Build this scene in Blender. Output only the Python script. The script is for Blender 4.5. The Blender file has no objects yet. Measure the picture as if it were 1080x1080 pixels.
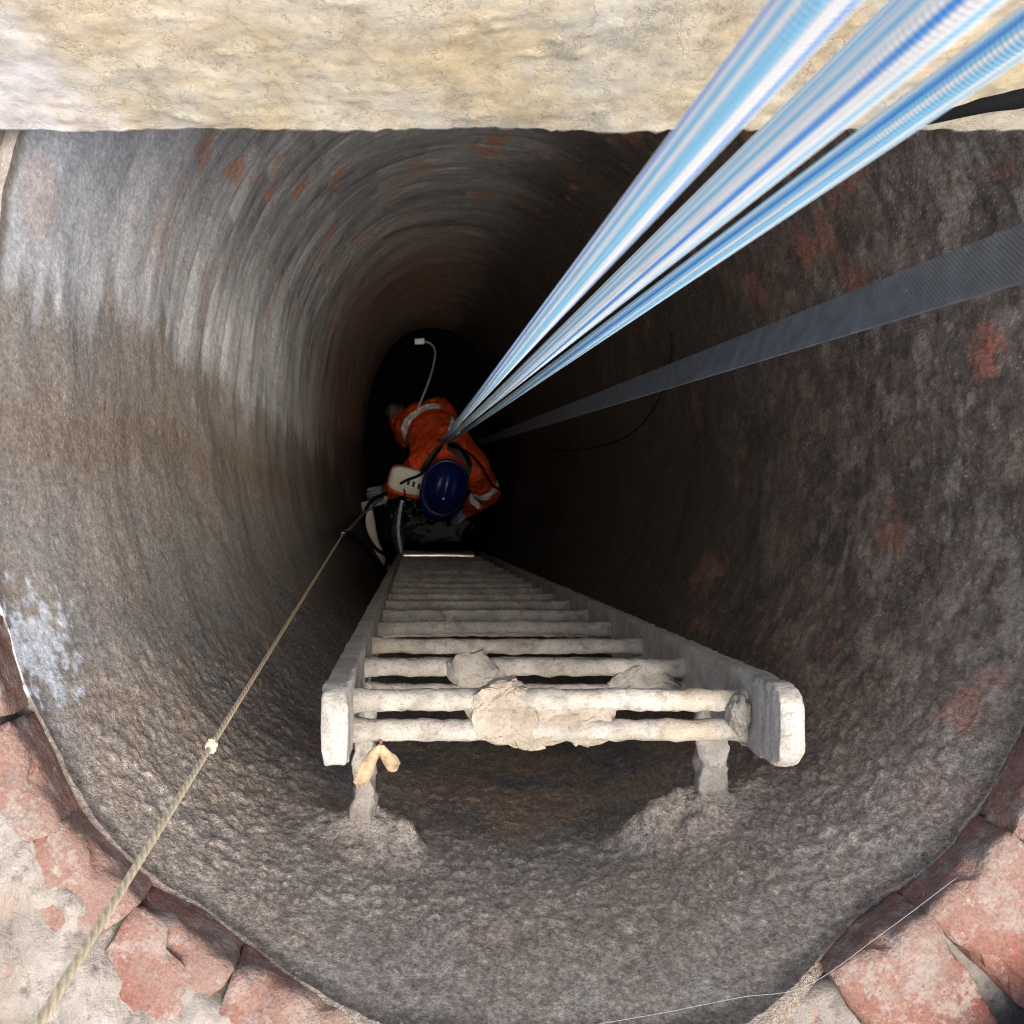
import bpy, bmesh, math, random
import numpy as np
from mathutils import Vector, Matrix

random.seed(7)
R = math.radians
scene = bpy.context.scene
COL = scene.collection

# ------------------------------------------------------------------ camera, light, exposure
CAMZ = 0.79                      # lens height above the ground beside the shaft
FPX, VX, VY = 1083.0, 437.0, 552.0   # lens (in photo pixels) and the plumb point below the lens
cam_d = bpy.data.cameras.new('camera'); cam = bpy.data.objects.new('camera', cam_d); COL.objects.link(cam)
cam.location = (0, 0, CAMZ); cam.rotation_euler = (0, 0, 0)
cam_d.sensor_width = 36.0; cam_d.lens = 36.0 * FPX / 1080.0
cam_d.shift_x = (540 - VX) / 1080.0; cam_d.shift_y = (VY - 540) / 1080.0
cam_d.clip_start = 0.01; cam_d.clip_end = 3000
cam_d.dof.use_dof = True; cam_d.dof.focus_distance = 1.25; cam_d.dof.aperture_fstop = 22
scene.camera = cam

world = bpy.data.worlds.new('World'); scene.world = world; world.use_nodes = True
wn = world.node_tree.nodes; wl = world.node_tree.links
bg = wn['Background']
sky = wn.new('ShaderNodeTexSky'); sky.sky_type = 'NISHITA'; sky.sun_disc = False
SUN_DIR = Vector((math.tan(R(10.0)), -math.tan(R(12.5)), 1.0)).normalized()   # towards the sun
sky.sun_elevation = math.asin(SUN_DIR.z); sky.sun_rotation = math.atan2(SUN_DIR.x, SUN_DIR.y)
sky.air_density = 1.0; sky.dust_density = 5.0; sky.ozone_density = 1.0
wl.new(sky.outputs[0], bg.inputs[0]); bg.inputs[1].default_value = 0.15
sun_d = bpy.data.lights.new('sun', 'SUN'); sun = bpy.data.objects.new('sun', sun_d); COL.objects.link(sun)
sun_d.energy = 1.5; sun_d.angle = R(32); sun_d.color = (1.0, 0.96, 0.9)
sun.rotation_euler = (-SUN_DIR).to_track_quat('-Z', 'Y').to_euler(); sun.location = (0, -1, 6)
scene.view_settings.view_transform = 'Standard'; scene.view_settings.look = 'None'
scene.view_settings.exposure = 1.7; scene.view_settings.gamma = 1.0
scene.render.engine = 'CYCLES'
scene.cycles.max_bounces = 6; scene.cycles.diffuse_bounces = 2; scene.cycles.glossy_bounces = 3
scene.cycles.use_adaptive_sampling = True; scene.cycles.adaptive_threshold = 0.015
scene.cycles.use_denoising = True; scene.cycles.denoising_prefilter = 'NONE'; scene.cycles.denoising_input_passes = 'RGB_ALBEDO_NORMAL'
scene.cycles.filter_width = 1.1

# ------------------------------------------------------------------ helpers
def W(px, py, d):
    """world point seen at photo pixel (px, py), d metres below the lens"""
    return Vector(((px - VX) / FPX * d, (VY - py) / FPX * d, CAMZ - d))

_rs = np.random.RandomState(3)
_perm = np.arange(512); _rs.shuffle(_perm); _perm = np.concatenate([_perm, _perm, _perm])
_grad = _rs.normal(size=(512, 3)); _grad /= np.linalg.norm(_grad, axis=1)[:, None]
def perlin(p):
    p = np.asarray(p, float); i = np.floor(p).astype(int); f = p - i; i &= 511
    u = f * f * f * (f * (f * 6 - 15) + 10); out = 0
    for a in (0, 1):
        for b in (0, 1):
            for c in (0, 1):
                h = _perm[_perm[_perm[(i[:, 0] + a) & 511] + ((i[:, 1] + b) & 511)] + ((i[:, 2] + c) & 511)] & 511
                g = _grad[h]; q = f - np.array([a, b, c])
                w = (u[:, 0] if a else 1 - u[:, 0]) * (u[:, 1] if b else 1 - u[:, 1]) * (u[:, 2] if c else 1 - u[:, 2])
                out = out + w * np.einsum('ij,ij->i', g, q)
    return out
def fbm(p, o=4, g=0.5):
    s = 0; a = 1; p = np.asarray(p, float)
    for k in range(o):
        s = s + a * perlin(p + 17.3 * k); p = p * 2.03; a *= g
    return s

def new_mesh_obj(name, verts, faces, mat=None, parent=None, smooth=True, uvs=None):
    me = bpy.data.meshes.new(name)
    me.from_pydata([tuple(v) for v in verts], [], faces)
    if smooth: me.polygons.foreach_set('use_smooth', [True] * len(me.polygons))
    if uvs is not None:
        l = me.uv_layers.new(name='UVMap')
        l.data.foreach_set('uv', np.asarray(uvs, float).ravel())
    me.update()
    return link(name, me, mat, parent)
def link(name, me, mat=None, parent=None):
    o = bpy.data.objects.new(name, me); COL.objects.link(o)
    if mat is not None:
        if len(me.materials): me.materials[0] = mat
        else: me.materials.append(mat)
    if parent is not None: put_under(o, parent)
    return o
def put_under(o, parent):
    o.parent = parent
    o.matrix_parent_inverse = Matrix.Translation(-parent.location) if parent.type == 'EMPTY' else Matrix.Identity(4)
def tag(o, label, cat, group=None, kind=None):
    o['label'] = label; o['category'] = cat
    if group: o['group'] = group
    if kind: o['kind'] = kind
    return o
def thing(name, label, cat, loc=(0, 0, 0), group=None):
    o = bpy.data.objects.new(name, None); COL.objects.link(o); o.location = loc; o.empty_display_size = 0.05
    return tag(o, label, cat, group)

def catmull(pts, n=8):
    pts = [Vector(p) for p in pts]; P = [2 * pts[0] - pts[1]] + pts + [2 * pts[-1] - pts[-2]]; out = []
    for i in range(1, len(P) - 2):
        a, b, c, d = P[i - 1:i + 3]
        for k in range(n):
            t = k / n
            out.append(0.5 * ((2 * b) + (c - a) * t + (2 * a - 5 * b + 4 * c - d) * t * t + (-a + 3 * b - 3 * c + d) * t ** 3))
    out.append(pts[-1]); return out

def tube_data(pts, rad, sides=12, flat=None, caps=True):
    """rad: number or list; flat=(w,h) gives a rounded-rectangle section instead"""
    pts = [Vector(p) for p in pts]; n = len(pts)
    rads = rad if isinstance(rad, (list, tuple)) else [rad] * n
    t = (pts[1] - pts[0]).normalized(); ref = Vector((0, 0, 1)) if abs(t.z) < 0.9 else Vector((1, 0, 0))
    u = (ref - t * ref.dot(t)).normalized(); V = []; L = [0.0]
    for i, p in enumerate(pts):
        t2 = (pts[min(i + 1, n - 1)] - pts[max(i - 1, 0)]).normalized()
        u = (u - t2 * u.dot(t2)).normalized(); v = t2.cross(u)
        if i: L.append(L[-1] + (p - pts[i - 1]).length)
        for k in range(sides):
            a = 2 * math.pi * k / sides
            V.append(p + (u * math.cos(a) + v * math.sin(a)) * rads[i])
    F = []; UV = []
    for i in range(n - 1):
        for k in range(sides):
            k2 = (k + 1) % sides
            F.append((i * sides + k, i * sides + k2, (i + 1) * sides + k2, (i + 1) * sides + k))
            UV += [(k / sides, L[i]), ((k + 1) / sides, L[i]), ((k + 1) / sides, L[i + 1]), (k / sides, L[i + 1])]
    if caps:
        F.append(tuple(range(sides))[::-1]); UV += [(0, 0)] * sides
        F.append(tuple((n - 1) * sides + k for k in range(sides))); UV += [(0, L[-1])] * sides
    return V, F, UV
def tube(name, pts, rad, mat, parent=None, sides=12):
    V, F, UV = tube_data(pts, rad, sides)
    return new_mesh_obj(name, V, F, mat, parent, True, UV)

def rough(V, amp, scale, seed=0.0, octv=3):
    """push each vertex about with noise"""
    A = np.array([tuple(v) for v in V]); off = np.stack([fbm(A / scale + seed + 31.7 * k, octv) for k in range(3)], 1)
    return [Vector(v) for v in A + off * amp]

def blob(name, centre, size, mat, parent=None, sub=4, amp=0.2, freq=2.0, seed=0.0, flat_bottom=False, rot=None, octv=4):
    bm = bmesh.new(); bmesh.ops.create_icosphere(bm, subdivisions=sub, radius=1.0)
    A = np.array([tuple(v.co) for v in bm.verts]); n = fbm(A * freq + seed, octv)
    A = A * (1 + amp * n[:, None])
    A = A * np.array(size)
    if rot is not None: A = A @ np.array(rot.to_3x3()).T
    A = A + np.array(tuple(centre))
    for v, a in zip(bm.verts, A): v.co = a
    for f in bm.faces: f.smooth = True
    me = bpy.data.meshes.new(name); bm.to_mesh(me); bm.free()
    return link(name, me, mat, parent)

# ------------------------------------------------------------------ materials
class Mat:
    def __init__(s, name):
        s.m = bpy.data.materials.new(name); s.m.use_nodes = True
        s.nt = s.m.node_tree; s.b = s.nt.nodes['Principled BSDF']; s._co = None
    def n(s, t, **k):
        nd = s.nt.nodes.new(t)
        for a, v in k.items(): setattr(nd, a, v)
        return nd
    def l(s, a, b): s.nt.links.new(a, b)
    def co(s, kind='Object'):
        if s._co is None: s._co = s.n('ShaderNodeTexCoord')
        return s._co.outputs[kind]
    def mapped(s, scale=(1, 1, 1), loc=(0, 0, 0), rnd=False, kind='Object', rot=(0, 0, 0)):
        mp = s.n('ShaderNodeMapping'); mp.inputs['Scale'].default_value = scale; mp.inputs['Location'].default_value = loc
        mp.inputs['Rotation'].default_value = rot
        src = s.co(kind)
        if rnd:
            oi = s.n('ShaderNodeObjectInfo'); mu = s.n('ShaderNodeMath', operation='MULTIPLY'); mu.inputs[1].default_value = 37.0
            s.l(oi.outputs['Random'], mu.inputs[0]); ad = s.n('ShaderNodeVectorMath', operation='ADD')
            s.l(src, ad.inputs[0]); s.l(mu.outputs[0], ad.inputs[1]); src = ad.outputs[0]
        s.l(src, mp.inputs[0]); return mp.outputs[0]
    def noise(s, vec, scale=5, detail=6, rough=0.55, dist=0.0, out='Fac'):
        nd = s.n('ShaderNodeTexNoise'); nd.inputs['Scale'].default_value = scale; nd.inputs['Detail'].default_value = detail
        nd.inputs['Roughness'].default_value = rough; nd.inputs['Distortion'].default_value = dist
        s.l(vec, nd.inputs['Vector']); return nd.outputs[out]
    def voro(s, vec, scale=5, feature='F1', out='Distance', rnd=1.0):
        nd = s.n('ShaderNodeTexVoronoi', feature=feature); nd.inputs['Scale'].default_value = scale
        nd.inputs['Randomness'].default_value = rnd
        s.l(vec, nd.inputs['Vector']); return nd.outputs[out]
    def ramp(s, fac, stops, interp='LINEAR'):
        nd = s.n('ShaderNodeValToRGB'); cr = nd.color_ramp; cr.interpolation = interp
        while len(cr.elements) < len(stops): cr.elements.new(0.5)
        for e, (p, c) in zip(cr.elements, stops):
            e.position = p; e.color = (c, c, c, 1) if isinstance(c, (int, float)) else (*c, 1)
        s.l(fac, nd.inputs[0]); return nd.outputs[0]
    def mix(s, f, a, b, blend='MIX'):
        nd = s.n('ShaderNodeMix', data_type='RGBA', blend_type=blend)
        for i, v in ((0, f), (6, a), (7, b)):
            if isinstance(v, (int, float)): nd.inputs[i].default_value = v if i == 0 else (v, v, v, 1)
            elif isinstance(v, tuple): nd.inputs[i].default_value = (*v, 1)
            else: s.l(v, nd.inputs[i])
        return nd.outputs[2]
    def math(s, op, a, b=None, clamp=False):
        nd = s.n('ShaderNodeMath', operation=op, use_clamp=clamp)
        for i, v in ((0, a), (1, b)):
            if v is None: continue
            if isinstance(v, (int, float)): nd.inputs[i].default_value = v
            else: s.l(v, nd.inputs[i])
        return nd.outputs[0]
    def xyz(s, vec=None):
        nd = s.n('ShaderNodeSeparateXYZ'); s.l(vec if vec is not None else s.co(), nd.inputs[0]); return nd.outputs
    def smooth(s, v, a, b):
        nd = s.n('ShaderNodeMapRange', interpolation_type='SMOOTHSTEP')
        nd.inputs[1].default_value = a; nd.inputs[2].default_value = b
        s.l(v, nd.inputs[0]); return nd.outputs[0]
    def dist(s, p):
        nd = s.n('ShaderNodeVectorMath', operation='DISTANCE'); s.l(s.co(), nd.inputs[0]); nd.inputs[1].default_value = tuple(p)
        return nd.outputs['Value']
    def bump(s, h, strength=0.5, dist=0.005, prev=None):
        nd = s.n('ShaderNodeBump'); nd.inputs['Strength'].default_value = strength; nd.inputs['Distance'].default_value = dist
        s.l(h, nd.inputs['Height'])
        if prev is not None: s.l(prev, nd.inputs['Normal'])
        return nd.outputs[0]
    def set(s, color=None, rough=None, metal=None, normal=None, spec=None, **k):
        for key, v in (('Base Color', color), ('Roughness', rough), ('Metallic', metal), ('Normal', normal), ('Specular IOR Level', spec)):
            if v is None: continue
            if isinstance(v, (int, float)): s.b.inputs[key].default_value = v
            elif isinstance(v, tuple): s.b.inputs[key].default_value = (*v, 1)
            else: s.l(v, s.b.inputs[key])
        for key, v in k.items(): s.b.inputs[key.replace('_', ' ')].default_value = v
        return s.m

def simple(name, col, rough=0.6, metal=0.0, var=0.25, scale=40, bump=0.3, bdist=0.002, spec=0.5):
    m = Mat(name); v = m.mapped(rnd=True)
    n1 = m.noise(v, scale, 5)
    c = m.mix(m.ramp(n1, [(0.3, 0.0), (0.7, 1.0)]), tuple(x * (1 - var) for x in col), tuple(min(1, x * (1 + var)) for x in col))
    return m.set(c, rough, metal, m.bump(m.noise(v, scale * 3, 4), bump, bdist), spec)

def make_wall_mat():
    """the lining: broad staining and painted depth shade come from the colour attribute 'stain', grain and grit from nodes"""
    m = Mat('shaft_render'); v = m.co()
    at = m.n('ShaderNodeAttribute'); at.attribute_name = 'stain_shade'; col = at.outputs['Color']; gr = at.outputs['Alpha']
    vz = m.mapped((1, 1, 0.6))
    fine = m.noise(vz, 210, 3, 0.75); med = m.noise(vz, 70, 4, 0.72)
    gw = m.math('ADD', m.math('MULTIPLY', gr, 0.6), 0.4)
    col = m.mix(gw, col, m.mix(1.0, col, m.ramp(fine, [(0.30, 0.45), (0.5, 1.0), (0.70, 1.7)]), 'MULTIPLY'))
    col = m.mix(gw, col, m.mix(1.0, col, m.ramp(med, [(0.32, 0.66), (0.5, 1.0), (0.68, 1.3)]), 'MULTIPLY'))
    sp = m.ramp(m.voro(v, 130), [(0.10, 1.0), (0.18, 0.0)]); spm = m.ramp(m.noise(v, 13, 3, 0.6), [(0.46, 0.0), (0.60, 1.0)])
    col = m.mix(m.math('MULTIPLY', m.math('MULTIPLY', sp, spm), 0.85), col, (0.52, 0.49, 0.44))
    h = m.math('ADD', med, m.math('MULTIPLY', fine, 0.5))
    nd = m.n('ShaderNodeBump'); nd.inputs['Distance'].default_value = 0.007; m.l(h, nd.inputs['Height']); m.l(gr, nd.inputs['Strength'])
    return m.set(col, 0.60, 0.0, nd.outputs[0], 0.45)

def make_concrete():
    m = Mat('pale_concrete'); v = m.mapped((1, 1, 0.6)); st = m.mapped((1, 1, 0.8))
    a = m.noise(st, 6, 5, 0.6, 0.2); vz = m.mapped((1, 1, 0.5)); b = m.noise(vz, 42, 5, 0.7); c = m.noise(vz, 170, 4, 0.75)
    col = m.mix(m.ramp(a, [(0.36, 0.0), (0.64, 1.0)]), (0.50, 0.385, 0.215), (0.56, 0.495, 0.375))
    col = m.mix(m.ramp(m.noise(v, 10, 6, 0.7, 0.2), [(0.50, 0.0), (0.62, 0.45)]), col, (0.40, 0.375, 0.325))
    col = m.mix(m.ramp(m.noise(m.mapped(loc=(5, 1, 3)), 15, 6, 0.7, 0.2), [(0.55, 0.0), (0.65, 0.45)]), col, (0.46, 0.31, 0.17))
    col = m.mix(1.0, col, m.ramp(b, [(0.26, 0.66), (0.5, 1.0), (0.7, 1.14)]), 'MULTIPLY')
    crk = m.ramp(m.math('ABSOLUTE', m.math('SUBTRACT', m.noise(vz, 22, 6, 0.65), 0.47)), [(0.0, 1.0), (0.012, 0.0)])
    col = m.mix(m.math('MULTIPLY', crk, 0.22), col, (0.19, 0.14, 0.09))
    col = m.mix(m.ramp(c, [(0.30, 0.7), (0.42, 0.0)]), col, (0.24, 0.18, 0.12))
    x = m.xyz()[0]; wx = m.math('ADD', x, m.math('MULTIPLY', m.math('SUBTRACT', m.noise(v, 16, 5, 0.7), 0.5), 0.16))
    col = m.mix(m.math('MULTIPLY', m.smooth(wx, -0.22, -0.29), 0.8), col, m.mix(m.ramp(b, [(0.35, 0.0), (0.6, 1.0)]), (0.46, 0.40, 0.35), (0.64, 0.61, 0.58)))   # whitewashed end
    h = m.math('ADD', b, m.math('MULTIPLY', c, 0.4)); h = m.math('SUBTRACT', h, m.math('MULTIPLY', crk, 0.35))
    return m.set(col, 0.9, 0, m.bump(h, 0.38, 0.005), 0.25)

def make_brick(name='red_brick', lime=0.0, mud=0.55):
    m = Mat(name); v = m.mapped(rnd=True); wv = m.co()
    oi = m.n('ShaderNodeObjectInfo')
    a = m.noise(v, 22, 7, 0.66, 0.1); b = m.noise(v, 95, 5, 0.7)
    base = m.mix(oi.outputs['Random'], (0.115, 0.036, 0.024), (0.18, 0.062, 0.042))
    col = m.mix(m.ramp(a, [(0.35, 0.0), (0.7, 1.0)]), base, (0.20, 0.085, 0.06))
    sm = m.ramp(m.noise(v, 34, 7, 0.8, 0.1), [(0.61 - lime, 0.0), (0.68 - lime, 0.7)])
    col = m.mix(sm, col, (0.25, 0.215, 0.185))
    sm2 = m.ramp(m.noise(m.mapped(loc=(4, 4, 4), rnd=True), 44, 6, 0.75, 0.2), [(0.60, 0.0), (0.66, 0.8)])
    col = m.mix(sm2, col, (0.32, 0.275, 0.215))
    dk = m.ramp(m.noise(m.mapped(loc=(9, 2, 7), rnd=True), 26, 6, 0.6), [(0.60, 0.0), (0.70, 0.7)])
    col = m.mix(dk, col, (0.09, 0.07, 0.06))
    col = m.mix(m.ramp(m.noise(wv, 7, 5, 0.7), [(0.40 - (mud - 0.55) * 0.7, 0.0), (0.62 - (mud - 0.55) * 0.7, mud)]), col, (0.17, 0.135, 0.108))
    g = m.noise(v, 320, 3, 0.75)
    col = m.mix(1.0, col, m.ramp(g, [(0.30, 0.68), (0.5, 1.0), (0.7, 1.25)]), 'MULTIPLY')
    h = m.bump(m.math('ADD', a, m.math('MULTIPLY', b, 0.5)), 0.9, 0.008); h = m.bump(g, 0.5, 0.002, h)
    return m.set(col, 0.88, 0, h, 0.3)

def make_mortar(name='lime_mortar', lo=(0.14, 0.12, 0.095), hi=(0.29, 0.265, 0.23), dark=(0.07, 0.06, 0.05)):
    m = Mat(name); v = m.co(); a = m.noise(v, 12, 8, 0.65, 0.4); b = m.noise(v, 60, 7, 0.7, 0.3)
    col = m.mix(m.ramp(a, [(0.32, 0.0), (0.66, 1.0)]), lo, hi)
    col = m.mix(m.ramp(b, [(0.30, 0.8), (0.46, 0.0)]), col, dark)
    col = m.mix(m.ramp(m.noise(v, 20, 6, 0.6), [(0.60, 0.0), (0.70, 0.7)]), col, (0.36, 0.17, 0.12))
    h = m.bump(b, 0.9, 0.010); h = m.bump(m.noise(v, 200, 4, 0.7), 0.5, 0.002, h)
    return m.set(col, 0.95, 0, h, 0.2)

def make_crust(name, lo, hi, dirt, rust=0.0):
    """zinc steel under dried pale slurry"""
    m = Mat(name); v = m.co(); a = m.noise(v, 16, 8, 0.68, 0.4); b = m.noise(v, 230, 5, 0.75)
    col = m.mix(m.ramp(a, [(0.34, 0.0), (0.60, 1.0)]), lo, hi)
    col = m.mix(m.ramp(b, [(0.32, 0.7), (0.46, 0.0)]), col, dirt)
    col = m.mix(m.ramp(m.noise(v, 45, 5, 0.7), [(0.34, 0.6), (0.48, 0.0)]), col, tuple(x * 1.6 for x in dirt))
    col = m.mix(m.ramp(m.noise(m.mapped(loc=(3, 9, 1)), 9, 6, 0.6), [(0.55, 0.0), (0.68, 0.55)]), col, (0.34, 0.25, 0.14))
    if rust: col = m.mix(m.ramp(m.noise(m.mapped(loc=(7, 2, 5)), 20, 6, 0.6), [(0.58, 0.0), (0.68, rust)]), col, (0.20, 0.10, 0.06))
    h = m.bump(a, 0.5, 0.006); h = m.bump(b, 0.75, 0.004, h)
    return m.set(col, 0.85, 0, h, 0.3)

def make_mud():
    m = Mat('wet_grit_mortar'); v = m.co(); a = m.noise(v, 25, 8, 0.68, 0.4); b = m.noise(v, 120, 7, 0.72)
    col = m.mix(m.ramp(a, [(0.32, 0.0), (0.68, 1.0)]), (0.13, 0.11, 0.088), (0.25, 0.215, 0.175))
    col = m.mix(m.ramp(b, [(0.34, 0.75), (0.48, 0.0)]), col, (0.06, 0.052, 0.045))
    col = m.mix(m.ramp(m.voro(v, 170), [(0.10, 0.9), (0.16, 0.0)]), col, (0.50, 0.48, 0.43))
    h = m.bump(a, 0.8, 0.008); h = m.bump(b, 0.8, 0.004, h)
    return m.set(col, 0.9, 0, h, 0.3)

def make_rope(name, edges, beads, turn=0.12):
    """braided sheath: u runs round the rope, v along it in metres"""
    m = Mat(name); uv = m.xyz(m.co('UV')); u, v = uv[0], uv[1]
    ut = m.math('FRACT', m.math('ADD', u, m.math('MULTIPLY', v, turn)))
    col = m.ramp(ut, edges, 'CONSTANT')
    # herringbone of the braid
    bv = m.math('MULTIPLY', v, beads); bu = m.math('MULTIPLY', u, 12.0)
    s1 = m.math('SINE', m.math('MULTIPLY', m.math('ADD', bv, bu), 6.2832)); s2 = m.math('SINE', m.math('MULTIPLY', m.math('SUBTRACT', bv, bu), 6.2832))
    br = m.math('MULTIPLY', m.math('ADD', m.math('MULTIPLY', s1, s2), 1.0), 0.5)
    col = m.mix(m.math('MULTIPLY', m.math('SUBTRACT', 1.0, br), 0.36), col, (0.30, 0.36, 0.44))
    dirt = m.ramp(m.noise(m.mapped((1, 1, 1)), 18, 5, 0.6), [(0.45, 0.0), (0.75, 0.2)])
    col = m.mix(dirt, col, (0.40, 0.39, 0.37))
    return m.set(col, 0.9, 0, m.bump(br, 0.8, 0.0012), 0.1)

def make_webbing():
    m = Mat('dark_webbing'); uv = m.xyz(m.co('UV')); u, v = uv[0], uv[1]
    s1 = m.math('SINE', m.math('MULTIPLY', v, 2 * math.pi * 260)); s2 = m.math('SINE', m.math('MULTIPLY', u, 2 * math.pi * 14))
    wv = m.math('MULTIPLY', m.math('ADD', m.math('MULTIPLY', s1, s2), 1.0), 0.5)
    n = m.noise(m.co(), 60, 6, 0.6)
    col = m.mix(m.ramp(n, [(0.35, 0.0), (0.7, 1.0)]), (0.050, 0.056, 0.062), (0.105, 0.115, 0.125))
    col = m.mix(m.math('MULTIPLY', wv, 0.6), col, (0.02, 0.023, 0.026))
    col = m.mix(m.ramp(m.noise(m.mapped((1, 1, 1), (2, 2, 2)), 140, 5, 0.7), [(0.66, 0.0), (0.72, 0.5)]), col, (0.26, 0.28, 0.30))
    return m.set(col, 0.6, 0, m.bump(wv, 0.6, 0.0008), 0.35)

M = {}
M['wall'] = make_wall_mat(); M['concrete'] = make_concrete(); M['brick'] = make_brick('red_brick', -0.03, 0.42); M['brick_limed'] = make_brick('limed_brick', 0.10, 0.60); M['mortar'] = make_mortar()
M['smear'] = make_mortar('lime_smear', (0.17, 0.145, 0.115), (0.33, 0.295, 0.25), (0.09, 0.07, 0.055))
M['plaster'] = make_mortar('white_plaster', (0.44, 0.39, 0.33), (0.58, 0.54, 0.48), (0.40, 0.30, 0.22))
M['crust'] = make_crust('slurry_crusted_steel', (0.21, 0.192, 0.16), (0.39, 0.358, 0.305), (0.085, 0.07, 0.053))
M['crust_rail'] = make_crust('chalky_zinc_rail', (0.27, 0.25, 0.21), (0.42, 0.39, 0.335), (0.13, 0.11, 0.085))
M['crust_dark'] = make_crust('slurry_crusted_steel_side', (0.24, 0.22, 0.19), (0.44, 0.41, 0.36), (0.09, 0.08, 0.07), 0.6)
M['mud'] = make_mud()
M['clod'] = make_crust('dried_clay', (0.21, 0.175, 0.13), (0.33, 0.285, 0.22), (0.11, 0.088, 0.062))
M['clod_dark'] = make_crust('damp_clay', (0.17, 0.15, 0.12), (0.33, 0.30, 0.25), (0.09, 0.08, 0.065))
BL, LB, WH = (0.03, 0.25, 0.66), (0.24, 0.56, 0.74), (0.84, 0.82, 0.75)
def stripes(*seq):
    n = len(seq); return [(i / n, c) for i, c in enumerate(seq)] + [(1.0, seq[0])]
M['rope_a'] = make_rope('rope_sheath_blue_tracer', stripes(LB, WH, BL, WH, LB, WH, LB, LB, WH, WH, BL, WH, LB, LB, WH, LB, WH, BL, WH, LB, LB, WH, BL, LB), 200)
M['rope_b'] = make_rope('rope_sheath_white', stripes(WH, LB, WH, LB, WH, WH, BL, WH, WH, LB, WH, WH, LB, WH, LB, WH, WH, BL, WH, WH, LB, WH, LB, WH), 200)
M['rope_c'] = make_rope('rope_sheath_pale_blue', stripes(LB, WH, LB, BL, LB, WH, LB, LB, WH, LB, WH, WH, LB, BL, LB, WH, LB, WH, LB, LB, WH, BL, WH, LB), 200)
M['webbing'] = make_webbing()
def make_cord():
    m = Mat('sisal_cord'); uv = m.xyz(m.co('UV')); t = m.math('SINE', m.math('MULTIPLY', m.math('ADD', m.math('MULTIPLY', uv[1], 75.0), m.math('MULTIPLY', uv[0], 3.0)), 6.2832))
    t = m.math('MULTIPLY', m.math('ADD', t, 1.0), 0.5); n = m.noise(m.co(), 260, 4, 0.7)
    col = m.mix(t, (0.60, 0.47, 0.28), (0.72, 0.58, 0.37)); col = m.mix(1.0, col, m.ramp(n, [(0.3, 0.7), (0.7, 1.25)]), 'MULTIPLY')
    return m.set(col, 0.9, 0, m.bump(t, 0.8, 0.0015), 0.15)
M['cord'] = make_cord()
M['black'] = simple('black_rubber_and_joint', (0.006, 0.006, 0.007), 0.8, 0, 0.3, spec=0.1)
M['steel'] = simple('polished_steel', (0.72, 0.64, 0.52), 0.30, 1.0, 0.2, 30, 0.15, 0.001)
M['pipe'] = simple('cream_enamel', (0.80, 0.72, 0.56), 0.3, 0.0, 0.12, 20, 0.1, 0.001)
M['palehose'] = simple('pale_blue_plastic', (0.50, 0.60, 0.68), 0.3, 0, 0.1)
M['white'] = simple('white_plastic', (0.72, 0.72, 0.70), 0.45, 0, 0.06)
M['grey'] = simple('grey_plastic', (0.30, 0.34, 0.38), 0.45, 0, 0.2)
M['ivory'] = simple('ivory_plastic', (0.66, 0.62, 0.48), 0.4, 0, 0.1)
M['dark'] = simple('dark_void', (0.015, 0.015, 0.015), 0.8, 0, 0.1)
M['leaf'] = simple('dry_leaf', (0.27, 0.195, 0.11), 0.7, 0, 0.4, 110, 0.6, 0.002)
M['stem'] = simple('red_stem', (0.30, 0.09, 0.06), 0.7, 0, 0.2)
M['orange'] = simple('hi_vis_orange', (0.66, 0.066, 0.006), 0.55, 0, 0.18, 25, 0.6, 0.02)
M['reflect'] = simple('reflective_tape', (0.95, 0.95, 0.94), 0.35, 0.0, 0.05)
M['skin'] = simple('skin', (0.42, 0.25, 0.17), 0.55, 0, 0.1)
M['helmet'] = simple('blue_helmet', (0.003, 0.012, 0.085), 0.34, 0, 0.1, 12, 0.1)
M['harness'] = simple('harness_web', (0.030, 0.026, 0.022), 0.7, 0, 0.3)
M['boot'] = simple('boot_rubber', (0.07, 0.06, 0.055), 0.6, 0, 0.3)
M['silk'] = simple('spider_silk', (0.20, 0.20, 0.20), 0.5, 0, 0.05)
def make_water():
    m = Mat('black_water'); v = m.co()
    return m.set((0.003, 0.003, 0.003), 0.06, 0, None, 0.004)
M['water'] = make_water()
M['glint'] = simple('glint', (0.85, 0.86, 0.86), 0.3, 0, 0.1)
def make_ground():
    m = Mat('earth'); v = m.co(); a = m.noise(v, 4, 8, 0.65); b = m.noise(v, 50, 6, 0.7)
    col = m.mix(m.ramp(a, [(0.3, 0.0), (0.7, 1.0)]), (0.17, 0.14, 0.11), (0.30, 0.27, 0.23)); col = m.mix(m.ramp(b, [(0.35, 0.6), (0.5, 0.0)]), col, (0.09, 0.075, 0.06))
    return m.set(col, 0.95, 0, m.bump(b, 0.8, 0.01), 0.2)
M['ground'] = make_ground()

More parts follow.
